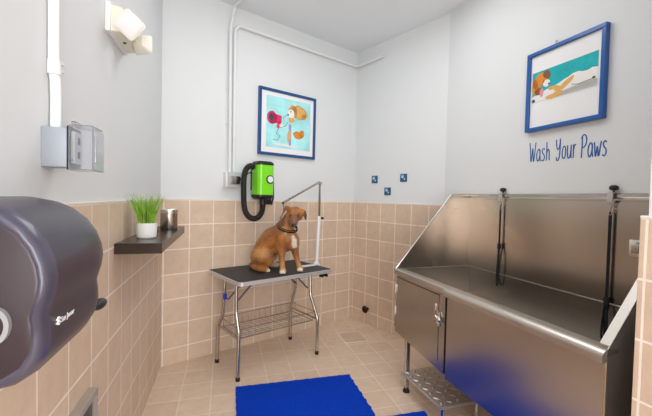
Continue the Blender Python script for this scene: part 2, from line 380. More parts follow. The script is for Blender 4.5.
# ------------------------------------------------------------------ tethers hanging from the tub's top lip
def tether(p, ztop, zk, zbot, label, loopw):
    t = Thing('dog_tether', label, 'dog tether', FT, (p, .03, ZT-.03), 'black tethers on the wash tub')
    b = MB(); b.box(p-.013, p+.013, -.006, .036, ZT+.001, ZT+.005, .001); b.box(p-.013, p+.013, .031, .036, ZT-.05, ZT+.005, .001)
    t.part('clamp', b, M['alu'])
    b = MB(); b.cyl((p, .008, ZT+.004), (p, .008, ZT+.022), .005, 10)
    b.lathe([(0, 0), (.012, 0), (.019, .005), (.021, .013), (.018, .022), (.010, .027), (0, .028)], (p, .008, ZT+.016), seg=20)
    t.part('knob', b, M['black'])
    b = MB()
    for k in range(3):
        zc = ZT-.058-.02*k
        pts = [V(p+.008*math.cos(a), .024, zc+.013*math.sin(a)) if k % 2 == 0 else V(p+.003*math.cos(a), .024+.006*math.cos(a), zc+.013*math.sin(a)) for a in [2*math.pi*i/12 for i in range(12)]]
        b.tube(pts, .0025, 6, closed=True)
    t.part('chain', b, M['chrome'])
    b = MB(); b.box(p-.008, p+.008, .023, .026, zk, ztop, .0008, 1)
    b.box(p-.012, p+.012, .017, .032, zk-.03, zk+.012, .004)
    t.part('strap', b, M['strap'])
    b = MB(); L_ = []
    n = 28
    for i in range(n):
        a = 2*math.pi*i/n
        zz = (zk-.02+zbot)/2 + (zk-.02-zbot)/2*math.cos(a)
        wdt = loopw*abs(math.sin(a))**.8*(1 if math.sin(a) > 0 else -1)*(.55+.45*(zk-zz)/(zk-zbot))
        L_.append((p+wdt-.006*(zk-zz)/(zk-zbot), .026+.010*math.sin(a), zz))
    b.tube(L_, .0055, 8, closed=True)
    t.part('loop', b, M['strap'])
tether(.33, 1.355, 1.07, .78, 'black strap tether on the left part of the wash tub back panel', .020)
tether(1.052, 1.335, .88, .66, 'long black strap tether near the right end of the wash tub', .022)

# ------------------------------------------------------------------ grooming table (natural: p along, q to the camera)
TZ = .75; TW, TDp = .90, .585
gt = Thing('grooming_table', 'folding grooming table with black rubber top and chrome legs by the back wall', 'grooming table', FTB, (.43, .3, 0))
def rrect(x0, x1, y0, y1, r, n=6):
    out = []
    for cx_, cy_, a in ((x1-r, y1-r, 0), (x0+r, y1-r, 90), (x0+r, y0+r, 180), (x1-r, y0+r, 270)):
        out += [(cx_+r*math.cos(R_(a+90*i/n)), cy_+r*math.sin(R_(a+90*i/n))) for i in range(n+1)]
    return out
b = MB(); b.prism(rrect(.006, TW-.006, .006, TDp-.006, .04), 2, TZ-.022, TZ); gt.part('table_top', b, M['table_top'])
b = MB()
ring_o = rrect(0, TW, 0, TDp, .045); 
prof = [(0, TZ-.027), (0, TZ-.002)]
ri = rrect(.007, TW-.007, .007, TDp-.007, .039)
rings_ = [[V(x, y, TZ-.028) for x, y in ri], [V(x, y, TZ-.028) for x, y in ring_o], [V(x, y, TZ-.001) for x, y in ring_o], [V(x, y, TZ+.001) for x, y in ri]]
b.rings(rings_, caps=False, closed=True); gt.part('edge_trim', b, mat('grey_edge_trim', (.60, .61, .62), .35, .5))
def leg(pts, p):
    b = MB(); P_ = [V(p, q, z) for q, z in pts]
    # smooth bends
    out = [P_[0]]
    for i in range(1, len(P_)-1):
        a, c, d = P_[i-1], P_[i], P_[i+1]; s1 = (a-c).normalized()*.03; s2 = (d-c).normalized()*.03
        for k in range(5):
            t = k/4; out.append((c+s1)*(1-t)**2 + c*2*t*(1-t) + (c+s2)*t*t)
    out.append(P_[-1]); b.tube(out, .0140, 14)
    lg = gt.part('leg', b, M['tube_steel'])
    b = MB(); b.lathe([(0, 0), (.017, 0), (.017, .024), (.014, .03), (0, .03)], (p, pts[0][0], 0), seg=16); gt.part('rubber_foot', b, M['rubber'], lg)
LPp, RPp = .038, .79
leg([(.512, .01), (.518, .36), (.468, .50), (.465, .725)], LPp); leg([(.136, .01), (.146, .31), (.235, .42), (.265, .725)], LPp)
leg([(.512, .01), (.51, .32), (.402, .50), (.385, .725)], RPp); leg([(.10, .01), (.10, .32), (.165, .50), (.165, .725)], RPp)
for p in (LPp, RPp):
    b = MB(); b.cyl((p, .14 if p < .1 else .10, .31), (p, .515, .31), .009, 12); gt.part('crossbar', b, M['tube_steel'])
for p, s_ in ((LPp, 1), (RPp, -1)):
    for q in ((.30, .43) if p < .1 else (.20, .37)):
        b = MB(); b.plate([(p+.004*s_, q, .56), (p+.018*s_, q, .555), (p+.19*s_, q, .722), (p+.176*s_, q, .727)], (0, .003, 0))
        b.cyl((p+.012*s_, q-.006, .562), (p+.012*s_, q+.009, .562), .006, 8)
        gt.part('brace', b, mat('brace_steel', (.20, .20, .22), .35, .9))
    b = MB(); b.box(p-.02, p+.02, .14, .50, TZ-.030, TZ-.022, .002); gt.part('leg_bracket', b, M['tube_steel'])
# blue clip on the left rear leg and knobs on the front rail
b = MB(); b.box(LPp-.013, LPp+.013, .255, .28, .555, .60, .003); gt.part('leg_clip', b, mat('blue_clip', (.02, .05, .40), .4))
b = MB()
for p in (.795, .845): b.lathe([(0, 0), (.012, 0), (.012, .018), (0, .02)], (p, .545, TZ-.052), (0, 1, 0), 12)
b.box(.78, .86, .53, .545, TZ-.062, TZ-.028, .002); gt.part('lock_knobs', b, M['black'])
# wire basket between the legs
b = MB(); ZB = .30
def rect_loop(x0, x1, y0, y1, z): return [(x0, y0, z), (x1, y0, z), (x1, y1, z), (x0, y1, z)]
bk = MB()
for z, e in ((ZB+.075, 0), (ZB, .012)):
    L_ = rect_loop(LPp+.02+e, RPp-.02-e, .155+e, .495-e, z)
    for i in range(4): bk.cyl(L_[i], L_[(i+1) % 4], .0032, 8)
for i in range(9):
    q = .18+i*.036; bk.cyl((LPp+.03, q, ZB), (RPp-.03, q, ZB), .0016, 6)
for i in range(13):
    p = LPp+.04+i*.056
    bk.tube([(p, .155, ZB+.075), (p, .167, ZB), (p, .483, ZB), (p, .495, ZB+.075)], .0016, 6)
for p, s_ in ((LPp, 1), (RPp, -1)):
    for q in (.18, .47): bk.tube([(p+.02*s_, q, ZB+.075), (p+.006*s_, q, ZB+.08), (p-.002*s_, q, ZB+.02)], .0025, 6)
gt.part('wire_basket', bk, M['tube_steel'])

# grooming arm clamped to the right end
ga = Thing('grooming_post', 'grooming arm with white post and steel bar reaching over the dog', 'grooming arm', FTB, (.89, .36, TZ))
b = MB(); b.box(.70, .915, .345, .375, TZ+.001, TZ+.014, .004); b.box(.902, .918, .345, .375, TZ-.06, TZ+.014, .003); b.box(.84, .918, .345, .375, TZ-.066, TZ-.056, .003)
b.cyl((.875, .36, TZ-.06), (.875, .36, TZ-.022), .005, 10)
ga.part('clamp', b, M['white_pl'])
b = MB(); b.tube([(.885, .36, TZ+.01), (.905, .36, 1.205)], .0155, 14); b.lathe([(.024, 0), (.024, .012), (.0155, .03)], (.885, .36, TZ+.01), seg=16); ga.part('post', b, M['white_pl'])
b = MB(); b.lathe([(0, 0), (.006, 0), (.006, .02), (.012, .022), (.012, .036), (0, .038)], (.915, .36, 1.185), (1, 0, 0), 12); ga.part('knob', b, M['black'])
b = MB(); b.box(.897, .913, .352, .368, 1.20, 1.505, .002); ga.part('inner_post', b, M['tube_steel'])
b = MB(); b.plate([(.905, .352, 1.512), (.905, .368, 1.512), (.508, .368, 1.318), (.508, .352, 1.318)], (-.007, 0, .014)); b.cyl((.903, .345, 1.508), (.903, .375, 1.508), .014, 16)
ga.part('arm_bar', b, M['tube_steel'])
b = MB(); b.ball((.506, .36, 1.322), .011); b.tube([(.506, .36, 1.315), (.510, .36, 1.30), (.516, .362, 1.285)], .003, 8); ga.part('loop_hook', b, M['black'])

# ------------------------------------------------------------------ the dog
DO = V(-.40, 2.98, TZ)
dog_fr = Fr((DO.x, DO.y), (1, 0), (0, 1))
dbm = bmesh.new()
def d_ball(c, r, rot=None):
    b_ = bmesh.new(); bmesh.ops.create_icosphere(b_, subdivisions=3, radius=1)
    Mx = Matrix.Translation(Vector(c)) @ (rot.to_matrix().to_4x4() if rot else Matrix.Identity(4)) @ Matrix.Diagonal((*(r if isinstance(r, tuple) else (r, r, r)), 1))
    for v in b_.verts: v.co = Mx @ v.co
    tmp = bpy.data.meshes.new('t'); b_.to_mesh(tmp); b_.free(); dbm.from_mesh(tmp); bpy.data.meshes.remove(tmp)
def d_cap(pts):
    """chain of (x,y,z,r)"""
    for a, c in zip(pts[:-1], pts[1:]):
        A_, C_ = V(*a[:3]), V(*c[:3]); n = max(2, int((C_-A_).length/(.35*min(a[3], c[3])))+1)
        for i in range(n+1):
            t = i/n; d_ball(A_.lerp(C_, t), a[3]*(1-t)+c[3]*t)
# trunk
d_cap([(-.150, .045, .105, .088), (-.105, .04, .185, .098), (-.045, .02, .265, .098), (.035, -.005, .315, .090), (.065, -.02, .325, .085)])
d_cap([(.055, -.035, .30, .078), (.10, -.035, .275, .080), (.125, -.035, .235, .062)])           # chest
d_cap([(-.02, .03, .20, .075), (.06, .0, .225, .068)])                                         # belly line
# neck and head
d_cap([(.045, -.005, .35, .076), (.085, -.015, .41, .064), (.125, -.025, .465, .058)])
HC = V(.142, -.035, .486); HR = Quaternion((0, 0, 1), R_(5)) @ Quaternion((0, 1, 0), R_(6)) @ Quaternion((1, 0, 0), R_(27))
def hp(x, y, z): return HC + HR @ V(x, y, z)      # head space: -y is forward, x is image right
d_ball(hp(0, 0, 0), (.070, .068, .061), HR); d_ball(hp(0, -.02, .022), (.052, .048, .036), HR)
d_ball(hp(-.036, -.022, -.012), (.032, .036, .034), HR); d_ball(hp(.036, -.022, -.012), (.032, .036, .034), HR)
mz = [(0, -.045, -.012, .044), (0, -.080, -.022, .036), (0, -.112, -.022, .027), (0, -.128, -.024, .023)]
d_cap([(*hp(x, y, z), r) for x, y, z, r in mz])
d_cap([(*hp(x, y, z), r) for x, y, z, r in [(0, -.04, -.035, .032), (0, -.085, -.046, .022), (0, -.108, -.048, .016)]])
for s_ in (-1, 1): d_ball(hp(s_*.017, -.10, -.032), (.016, .026, .018), HR); d_ball(hp(s_*.028, -.050, .022), (.014, .012, .008), HR)
# legs
def leg_chain(pts): d_cap(pts)
leg_chain([(.050, -.055, .275, .060), (.040, -.060, .195, .040), (.046, -.085, .125, .026), (.055, -.098, .060, .0215), (.058, -.102, .030, .025)])
leg_chain([(.130, .005, .260, .055), (.140, .022, .190, .038), (.158, .018, .120, .025), (.178, .010, .060, .021), (.186, .005, .030, .024)])
for cx_, cy_ in ((.062, -.118), (.194, -.010)):
    d_ball((cx_, cy_+.008, .022), (.030, .036, .022))
    for k in (-1.5, -.5, .5, 1.5): d_ball((cx_+k*.0125, cy_-.022+abs(k)*.004, .013), (.0085, .016, .013))
# haunches
d_cap([(-.150, -.005, .115, .078), (-.115, -.035, .120, .072), (-.075, -.055, .120, .052), (-.062, -.058, .09, .040)])
d_cap([(-.150, .09, .11, .072), (-.10, .115, .115, .062), (-.06, .12, .10, .045)])
d_cap([(-.200, -.005, .045, .034), (-.160, -.050, .030, .028), (-.105, -.070, .026, .026), (-.082, -.076, .024, .026)])
for k in (-1, 0, 1): d_ball((-.062, -.076+k*.014, .014), (.018, .0085, .013))
d_cap([(-.17, .12, .04, .03), (-.06, .14, .026, .026), (-.02, .12, .022, .024)])
d_cap([(-.205, .06, .05, .026), (-.245, .10, .022, .018), (-.25, .18, .016, .013), (-.21, .25, .012, .009)])
# ears
d_cap([(*hp(-.052, .006, .034), .020), (*hp(-.070, -.004, .052), .016), (*hp(-.088, -.022, .036), .011), (*hp(-.092, -.034, .016), .007)])
d_cap([(*hp(.052, .006, .030), .020), (*hp(.074, -.004, .030), .017), (*hp(.090, -.016, -.002), .014), (*hp(.094, -.022, -.028), .008)])
tmp = bpy.data.meshes.new('dog_raw'); dbm.to_mesh(tmp); dbm.free()
to = bpy.data.objects.new('dog_raw', tmp); COL.objects.link(to)
rm = to.modifiers.new('r', 'REMESH'); rm.mode = 'VOXEL'; rm.voxel_size = .0055
sm = to.modifiers.new('s', 'SMOOTH'); sm.factor = .5; sm.iterations = 5
dg = bpy.context.evaluated_depsgraph_get(); dg.update()
dme = bpy.data.meshes.new_from_object(to.evaluated_get(dg)); bpy.data.objects.remove(to)
dme.name = 'dog'
dme.polygons.foreach_set('use_smooth', [True]*len(dme.polygons))
ca = dme.color_attributes.new('coat', 'FLOAT_COLOR', 'POINT')
from mathutils import noise as mn
def sstep(a, b_, x):
    t = max(0, min(1, (x-a)/(b_-a))); return t*t*(3-2*t)
def near(p, c, r0, r1): return 1-sstep(r0, r1, (p-V(*c)).length)
TAN = V(.40, .145, .024); DARKTAN = V(.19, .060, .013); LIGHT = V(.60, .33, .12); WHITE = V(.70, .62, .52); SOOT = V(.045, .025, .018)
HRi = HR.inverted()
zmin = min(v.co.z for v in dme.vertices)
for v in dme.vertices:
    p = v.co; n = mn.noise(p*18)*.5 + mn.noise(p*60)*.25
    c = TAN.lerp(DARKTAN, max(0, min(1, .30+n*1.5)))
    c = c.lerp(DARKTAN, .6*near(p, (-.03, .03, .36), .06, .20))                   # saddle
    c = c.lerp(LIGHT, .5*near(p, (-.13, -.08, .16), .02, .10))
    c = c.lerp(LIGHT, .55*sstep(.14, .03, p.z) if p.z < .14 and p.x > -.02 else 0)
    sa, sb = V(.140, -.11, .325), V(.155, -.09, .225); tt = max(0, min(1, (p-sa).dot(sb-sa)/(sb-sa).length_squared))
    c = c.lerp(WHITE, 1-sstep(.012, .030, (p-sa.lerp(sb, tt)).length + n*.02))   # bib
    c = c.lerp(SOOT, .35*near(p, (.095, -.02, .205), .03, .075))
    for cc in ((.062, -.140, .010), (.194, -.034, .010), (-.055, -.078, .012)): c = c.lerp(WHITE, near(p, cc, .016, .034))
    c = c.lerp(WHITE, .6*near(p, (-.02, .10, .03), .04, .09))
    h = HRi @ (p-HC)
    if (p-HC).length < .2 and p.z > .38:
        # blaze, muzzle, ears
        c = c.lerp(SOOT, .62*(sstep(.045, .085, -h.y) if h.y < -.045 else 0)*(1 if h.z > -.04 else .3))
        if h.y < -.06 and -.068 < h.z < -.040 and abs(h.x) < .026: c = c.lerp(WHITE, .75)
        if abs(h.x) > .066: c = c.lerp(SOOT, .65*sstep(.066, .085, abs(h.x)))
        c = c.lerp(SOOT, .85*max(0, 1-(h-V(-.029, -.058, .010)).length/.026)); c = c.lerp(SOOT, .85*max(0, 1-(h-V(.029, -.058, .010)).length/.026))
        if abs(h.x) < .008 and h.y < -.03 and h.z > 0: c = c.lerp(DARKTAN, .5)
    ca.data[v.index].color = (*c, 1)
    v.co.z -= zmin
fur = bpy.data.materials.new('short_coat'); fur.use_nodes = True; nt = fur.node_tree; bs = nt.nodes['Principled BSDF']
at = nt.nodes.new('ShaderNodeAttribute'); at.attribute_name = 'coat'
tc = nt.nodes.new('ShaderNodeTexCoord'); mp = nt.nodes.new('ShaderNodeMapping'); mp.inputs['Scale'].default_value = (1, 1, .35); nt.links.new(tc.outputs['Object'], mp.inputs[0])
nn = nt.nodes.new('ShaderNodeTexNoise'); nn.inputs['Scale'].default_value = 160; nn.inputs['Detail'].default_value = 6; nt.links.new(mp.outputs[0], nn.inputs[0])
mr = nt.nodes.new('ShaderNodeMapRange'); mr.inputs['From Min'].default_value = .3; mr.inputs['From Max'].default_value = .7; mr.inputs['To Min'].default_value = .72; mr.inputs['To Max'].default_value = 1.3
nt.links.new(nn.outputs['Fac'], mr.inputs[0])
mx = nt.nodes.new('ShaderNodeMix'); mx.data_type = 'RGBA'; mx.blend_type = 'MULTIPLY'; mx.inputs['Factor'].default_value = 1
nt.links.new(at.outputs['Color'], mx.inputs[6]); nt.links.new(mr.outputs[0], mx.inputs[7]); nt.links.new(mx.outputs[2], bs.inputs['Base Color'])
bp = nt.nodes.new('ShaderNodeBump'); bp.inputs['Strength'].default_value = .5; bp.inputs['Distance'].default_value = .003; nt.links.new(nn.outputs['Fac'], bp.inputs['Height']); nt.links.new(bp.outputs[0], bs.inputs['Normal'])
bs.inputs['Roughness'].default_value = .55; bs.inputs['Sheen Weight'].default_value = .15
dme.materials.clear(); dme.materials.append(fur)
dog = bpy.data.objects.new('dog', dme); COL.objects.link(dog); dog.location = DO + V(0, 0, .001)
tag(dog, 'short-haired tan dog sitting on the black-topped grooming table, head turned to camera', 'dog')
dz = V(0, 0, -zmin)
def dpart(name, b, mt, **k):
    o = b.build(name, mt, FW, (0, 0, 0), parent=dog, **k); return o
eye_m = mat('dog_eye', (.02, .010, .006), .08, coat=1)
for s_ in (-1, 1):
    b = MB(); b.ball(hp(s_*.029, -.062, .009)+dz, .0088); dpart('eye', b, eye_m)
b = MB(); b.ball(hp(0, -.150, -.014)+dz, (.0155, .010, .012)); b.ball(hp(0, -.148, -.024)+dz, (.006, .008, .009)); dpart('nose', b, mat('dog_nose', (.008, .007, .007), .25, coat=.5))
b = MB(); b.tube([hp(-.018, -.128, -.040)+dz, hp(-.008, -.140, -.044)+dz, hp(0, -.146, -.038)+dz, hp(.008, -.140, -.044)+dz, hp(.018, -.128, -.040)+dz], .0022, 6); dpart('mouth', b, mat('dog_lip', (.02, .012, .01), .5))
cc = V(.082, -.026, .366); ax = V(.25, -.35, 1).normalized(); q = V(0, 0, 1).rotation_difference(ax)
b = MB(); b.tube([cc + q @ V(.083*math.cos(a), .083*math.sin(a), 0)+dz for a in [2*math.pi*i/32 for i in range(32)]], .0062, 8, closed=True)
dpart('collar', b, M['strap'])
b = MB(); ct = cc + q @ V(.0, -.089, 0) + dz; b.tube([ct+V(.007*math.cos(a), 0, -.010+.007*math.sin(a)) for a in [2*math.pi*i/12 for i in range(12)]], .0018, 6, closed=True)
dpart('collar_ring', b, M['chrome'])
# loop from the arm down round the dog's neck
hk = FTB.world((.516, .362, 1.285))
nb = DO + V(.045, -.02, .43) + dz
b = MB(); b.tube([hk, hk.lerp(nb, .5)+V(-.006, 0, 0), DO+V(.02, -.035, .44)+dz], .0032, 8)
c2_ = DO + V(.086, -.027, .380) + dz; q2 = V(0, 0, 1).rotation_difference(V(.25, -.35, 1).normalized())
b.tube([c2_ + q2 @ V(.080*math.cos(a), .080*math.sin(a), 0) for a in [2*math.pi*i/28 for i in range(28)]], .0035, 8, closed=True)
b.box(hk.x-.006, hk.x+.006, hk.y-.004, hk.y+.004, hk.z-.022, hk.z-.004, .001)
lone('grooming_loop', b, M['strap'], FW, tuple(c2_), 'thin black grooming loop from the arm round the dog neck', 'grooming loop')

# ------------------------------------------------------------------ wall dryer
dy = Thing('wall_dryer', 'lime green pet dryer with black hose on the back wall', 'dryer', FA, (1.245, .0, 1.5))
DQ0, DQ1 = .05, .21; pc = 1.252; rw = .082
DZ0, DZ1 = 1.385, 1.655
qc = .125
def soft(pr_, z): return [V(x, y, z) for x, y in pr_]
b = MB(); b.rings([soft(rrect(pc-rw, pc+rw, DQ0, DQ1, .045), z) for z in (DZ0, DZ0+.04, DZ1-.04, DZ1)]); dy.part('body', b, M['green'])
b = MB(); b.rings([soft(rrect(pc-rw*k, pc+rw*k, qc-(.08)*k, qc+.085*k, .045*k), z) for z, k in ((DZ1-.004, 1.03), (DZ1+.012, 1.03), (DZ1+.024, .93), (DZ1+.030, .8))]); dy.part('top_cap', b, M['black'])
b = MB(); b.rings([soft(rrect(pc-rw*k, pc+rw*k, qc-(.08)*k, qc+.085*k, .045*k), z) for z, k in ((DZ0+.004, 1.03), (DZ0-.014, 1.03), (DZ0-.03, .85), (DZ0-.036, .6))]); dy.part('bottom_cap', b, M['black'])
b = MB(); b.lathe([(0, 0), (.038, 0), (.038, .006), (.030, .010), (0, .010)], (pc-.028, DQ1-.002, 1.525), (0, 1, 0), 28); dl_ = dy.part('dial', b, M['black'])
b = MB(); b.lathe([(0, 0), (.028, 0), (.027, .003), (0, .003)], (pc-.028, DQ1+.0085, 1.525), (0, 1, 0), 28); dy.part('dial_face', b, M['white_pl'], dl_)
b = MB(); b.box(pc-.05, pc+.05, -.012, DQ0+.01, 1.43, 1.62, .006); b.box(pc-rw-.03, pc-rw+.01, .02, .10, 1.30, 1.52, .012); dy.part('wall_bracket', b, M['black'])
b = MB(); b.tube([(pc-rw-.006, .12, 1.55), (pc-rw-.03, .12, 1.50), (pc-rw-.034, .12, 1.36), (pc-rw-.022, .11, 1.30)], .010, 8); dy.part('nozzle_holder', b, M['black'])
path = [(pc+.085, .12, 1.625), (pc+.115, .12, 1.640), (pc+.150, .12, 1.618), (pc+.172, .12, 1.565), (pc+.178, .12, 1.48), (pc+.176, .12, 1.38), (pc+.172, .12, 1.30), (pc+.155, .12, 1.235), (pc+.118, .12, 1.190), (pc+.075, .12, 1.175), (pc+.030, .12, 1.190), (pc-.002, .12, 1.235), (pc-.012, .12, 1.29), (pc-.012, .12, 1.345)]
def catmull(P, n):
    P = [Vector(p) for p in P]; out = []
    for i in range(len(P)-1):
        p0, p1, p2, p3 = P[max(i-1, 0)], P[i], P[i+1], P[min(i+2, len(P)-1)]
        for k in range(n):
            t = k/n; out.append(.5*((2*p1)+(-p0+p2)*t+(2*p0-5*p1+4*p2-p3)*t*t+(-p0+3*p1-3*p2+p3)*t**3))
    out.append(P[-1]); return out
hp_ = catmull(path, 9)
b = MB(); b.tube(hp_, [.0255 if i % 2 else .0225 for i in range(len(hp_))], 16); dy.part('hose', b, M['rubber'])
b = MB(); b.lathe([(.029, 0), (.030, .03), (.036, .07), (.030, .075), (0, .075)], (pc-.012, .12, 1.30), seg=20); dy.part('hose_cuff', b, M['black'])

# outlet box and its cord
ob = Thing('outlet_box', 'grey metal outlet box on the back wall beside the green dryer', 'outlet box', FA, (1.495, 0, 1.51))
b = MB(); b.box(1.435, 1.56, -.012, .045, 1.45, 1.575, .004); ob.part('box', b, M['pipe'])
b = MB(); b.box(1.425, 1.545, .045, .062, 1.445, 1.58, .006); ob.part('cover', b, M['grey_pl'])
b = MB(); b.box(1.44, 1.53, .062, .075, 1.475, 1.545, .004); ob.part('receptacle', b, M['tube_steel'])
b = MB(); b.tube(catmull([(1.455, .075, 1.52), (1.43, .10, 1.525), (1.40, .10, 1.55), (1.36, .07, 1.58), (1.30, .06, 1.59)], 6), .005, 8); b.box(1.445, 1.475, .073, .09, 1.505, 1.53, .003)
lone('power_cord', b, M['black'], FA, (1.38, .05, 1.55), 'short black cord from the grey outlet box to the green dryer', 'cord')
# conduits
PR = .0135
b = MB(); b.tube([(1.513, PR, 1.575), (1.525, PR, 2.80), (1.51, PR, 2.90)] + [(1.513-.02*math.sin(a)*1.0, PR+.03*(1-math.cos(a)), 2.90+.11*math.sin(a)) for a in [R_(15*i) for i in range(1, 7)]] + [(1.495, .09, 3.008), (1.50, .40, 3.01)], PR, 10)
b.box(1.495, 1.545, 0, .004, 2.3, 2.315); b.box(1.495, 1.545, -.004, .006, 2.0, 2.012)
lone('conduit_pipe', b, M['pipe'], FA, (1.51, 0, 1.575), 'left grey conduit rising from the outlet box to the ceiling', 'conduit')
rc = .07; zz = 2.862
b = MB(); pts = [(1.476, PR, 1.575), (1.484, PR, zz-rc)] + [(1.484-rc+rc*math.cos(a), PR, zz-rc+rc*math.sin(a)) for a in [R_(15*i) for i in range(1, 7)]]
pts += [(.12, PR, zz)]
pts = [FA.world(p) for p in pts]
e1 = FA.world((.05, PR, zz)); k1 = FA.world((.014, PR, zz)); 
e2 = FB.world((.05, PR, zz+.002))
pts += [e1.lerp(k1, .5)] + [FB.world((.022, PR+.008, zz)), e2, FB.world((.40, PR, zz+.006))]
b.tube(pts, PR, 10)
lone('conduit_pipe', b, M['pipe'], FW, tuple(FA.world((1.48, 0, 1.575))), 'right conduit bending to run along the top of the back wall', 'conduit')

# ------------------------------------------------------------------ framed pictures
def blob(mb, fr_n, cx_, cz_, rx, rz, rot=0, q=0, n=20, wob=0, seed=0, th=.0006):
    rnd = random.Random(seed); ph = [rnd.uniform(0, 6.28) for _ in range(3)]
    pts = []
    for i in range(n):
        a = 2*math.pi*i/n; k = 1 + wob*(math.sin(5*a+ph[0])*.5+math.sin(8*a+ph[1])*.3+math.sin(3*a+ph[2])*.4)
        x = rx*k*math.cos(a); z = rz*k*math.sin(a)
        pts.append((cx_+x*math.cos(rot)-z*math.sin(rot), cz_+x*math.sin(rot)+z*math.cos(rot)))
    mb.prism(pts, 1, q, q+th)
art_m = [mat('art_sky_pale', (.40, .80, .82), .6, noise=(5, .2)), mat('art_tan', (.75, .42, .12), .6), mat('art_pink', (.75, .03, .14), .6), mat('art_white', (.85, .84, .80), .6),
         mat('art_dark', (.06, .06, .09), .6), mat('art_teal', (.0, .42, .46), .6, noise=(20, .12)), mat('art_orange', (.72, .26, .03), .6), mat('art_brown', (.25, .09, .03), .6), mat('art_lilac', (.35, .30, .65), .6), mat('art_rose', (.75, .30, .36), .6)]
def frame(t, p0, p1, z0, z1, w_, q1, mt):
    b = MB()
    for (a0, a1, c0, c1_) in ((p0, p1, z1-w_, z1), (p0, p1, z0, z0+w_), (p0, p0+w_, z0+w_, z1-w_), (p1-w_, p1, z0+w_, z1-w_)):
        b.box(a0, a1, -.011, q1, c0, c1_, .002, 1)
    t.part('frame', b, mt)
pa = Thing('framed_picture', 'blue-framed cartoon picture of a dog being blow-dried, on the back wall', 'picture', FA, (.91, 0, 2.08))
PA0, PA1, PZ0, PZ1 = .585, 1.238, 1.767, 2.392
frame(pa, PA0, PA1, PZ0, PZ1, .026, .018, M['frame_dark'])
b = MB(); b.box(PA0+.02, PA1-.02, -.011, .004, PZ0+.02, PZ1-.02); pa.part('mount', b, M['mount'])
b = MB(); b.mi = 0; q0 = .0042
ax0, ax1, az0, az1 = .648, 1.158, 1.845, 2.327
b.box(ax0, ax1, q0, q0+.0006, az0, az1)
def X(u): return ax1-(ax1-ax0)*u          # u: 0 left .. 1 right as seen
def Z(v): return az1-(az1-az0)*v
q1 = q0+.0006
b.mi = 3; blob(b, 0, X(.45), Z(.93), .16, .012, 0, q1)
b.mi = 8; b.prism([(X(.49), Z(.5)), (X(.55), Z(.5)), (X(.55), Z(.93)), (X(.50), Z(.93))], 1, q1, q1+.0006)
b.mi = 1; blob(b, 0, X(.72), Z(.23), .10, .065, .15, q1, 26, .12, 3); blob(b, 0, X(.58), Z(.22), .05, .06, 0, q1, 20, .1, 4); blob(b, 0, X(.86), Z(.28), .045, .02, -.3, q1, 16, .1, 5)
b.mi = 6; blob(b, 0, X(.70), Z(.70), .055, .035, .2, q1, 22, .1, 8); blob(b, 0, X(.80), Z(.66), .028, .04, 0, q1, 18, .1, 9)
b.mi = 1; blob(b, 0, X(.55), Z(.40), .035, .030, 0, q1, 18, .1, 12); blob(b, 0, X(.50), Z(.74), .020, .06, .1, q1+.0001, 18, .08, 13)
b.mi = 3; blob(b, 0, X(.54), Z(.28), .036, .042, 0, q1+.0006); blob(b, 0, X(.33), Z(.56), .03, .014, .3, q1+.0006)
b.mi = 4; blob(b, 0, X(.47), Z(.31), .010, .009, 0, q1+.0012); blob(b, 0, X(.53), Z(.24), .006, .008, 0, q1+.0012)
b.mi = 2; blob(b, 0, X(.12), Z(.42), .055, .062, 0, q1+.0006, 24, .03); b.prism([(X(.08), Z(.32)), (X(.33), Z(.36)), (X(.33), Z(.50)), (X(.08), Z(.54))], 1, q1+.0006, q1+.0012)
b.prism([(X(.24), Z(.48)), (X(.32), Z(.48)), (X(.28), Z(.62)), (X(.22), Z(.60))], 1, q1+.0006, q1+.0012)
b.mi = 4; blob(b, 0, X(.10), Z(.42), .026, .032, 0, q1+.0012)
def stroke(mb, pts, w_, q): 
    mb.tube([V(x, q, z) for x, z in pts], w_, 6)
stroke(b, [(X(.26), Z(.62)), (X(.22), Z(.72)), (X(.30), Z(.76)), (X(.24), Z(.86)), (X(.16), Z(.84))], .0022, q1+.001)
stroke(b, [(X(.60), Z(.13)), (X(.72), Z(.10)), (X(.84), Z(.15)), (X(.90), Z(.22))], .0014, q1+.001)
stroke(b, [(X(.62), Z(.34)), (X(.74), Z(.37)), (X(.86), Z(.33))], .0014, q1+.001)
stroke(b, [(X(.60), Z(.66)), (X(.66), Z(.62)), (X(.74), Z(.63)), (X(.84), Z(.60))], .0014, q1+.001)
stroke(b, [(X(.36), Z(.40)), (X(.42), Z(.34)), (X(.46), Z(.30))], .0018, q1+.001)
stroke(b, [(X(.30), Z(.60)), (X(.42), Z(.54)), (X(.47), Z(.46))], .0022, q1+.001)
pa.part('artwork', b, art_m)
pb = Thing('framed_picture', 'blue-framed cartoon picture of a dog in foam above the wash tub', 'picture', FC, (1.09, 0, 2.09))
B0, B1, BZ0, BZ1 = .848, 1.336, 1.832, 2.335
frame(pb, B0, B1, BZ0, BZ1, .024, .020, M['frame_blue'])
b = MB(); b.box(B0+.02, B1-.02, -.011, .004, BZ0+.02, BZ1-.02); pb.part('mount', b, M['mount'])
bx0, bx1, bz0, bz1 = .884, 1.292, 2.016, 2.206
def X2(u): return bx0+(bx1-bx0)*u
def Z2(v): return bz1-(bz1-bz0)*v
b = MB(); b.mi = 5; b.box(bx0, bx1, q0, q0+.0006, bz0, bz1)
b.mi = 3
foam = [(0, .80), (.12, .74), (.25, .66), (.38, .62), (.46, .58), (.52, .52), (.60, .48), (.66, .42), (.74, .41), (.80, .46), (.87, .47), (.93, .43), (1.0, .46), (1.0, 1.0), (0, 1.0)]
b.prism([(X2(u), Z2(v)) for u, v in foam], 1, q1, q1+.0006)
b.prism([(X2(u), Z2(v)) for u, v in [(.30, 1.02), (.45, .86), (.8, .80), (1.02, .78), (1.02, 1.03)]], 1, q1, q1+.0006)
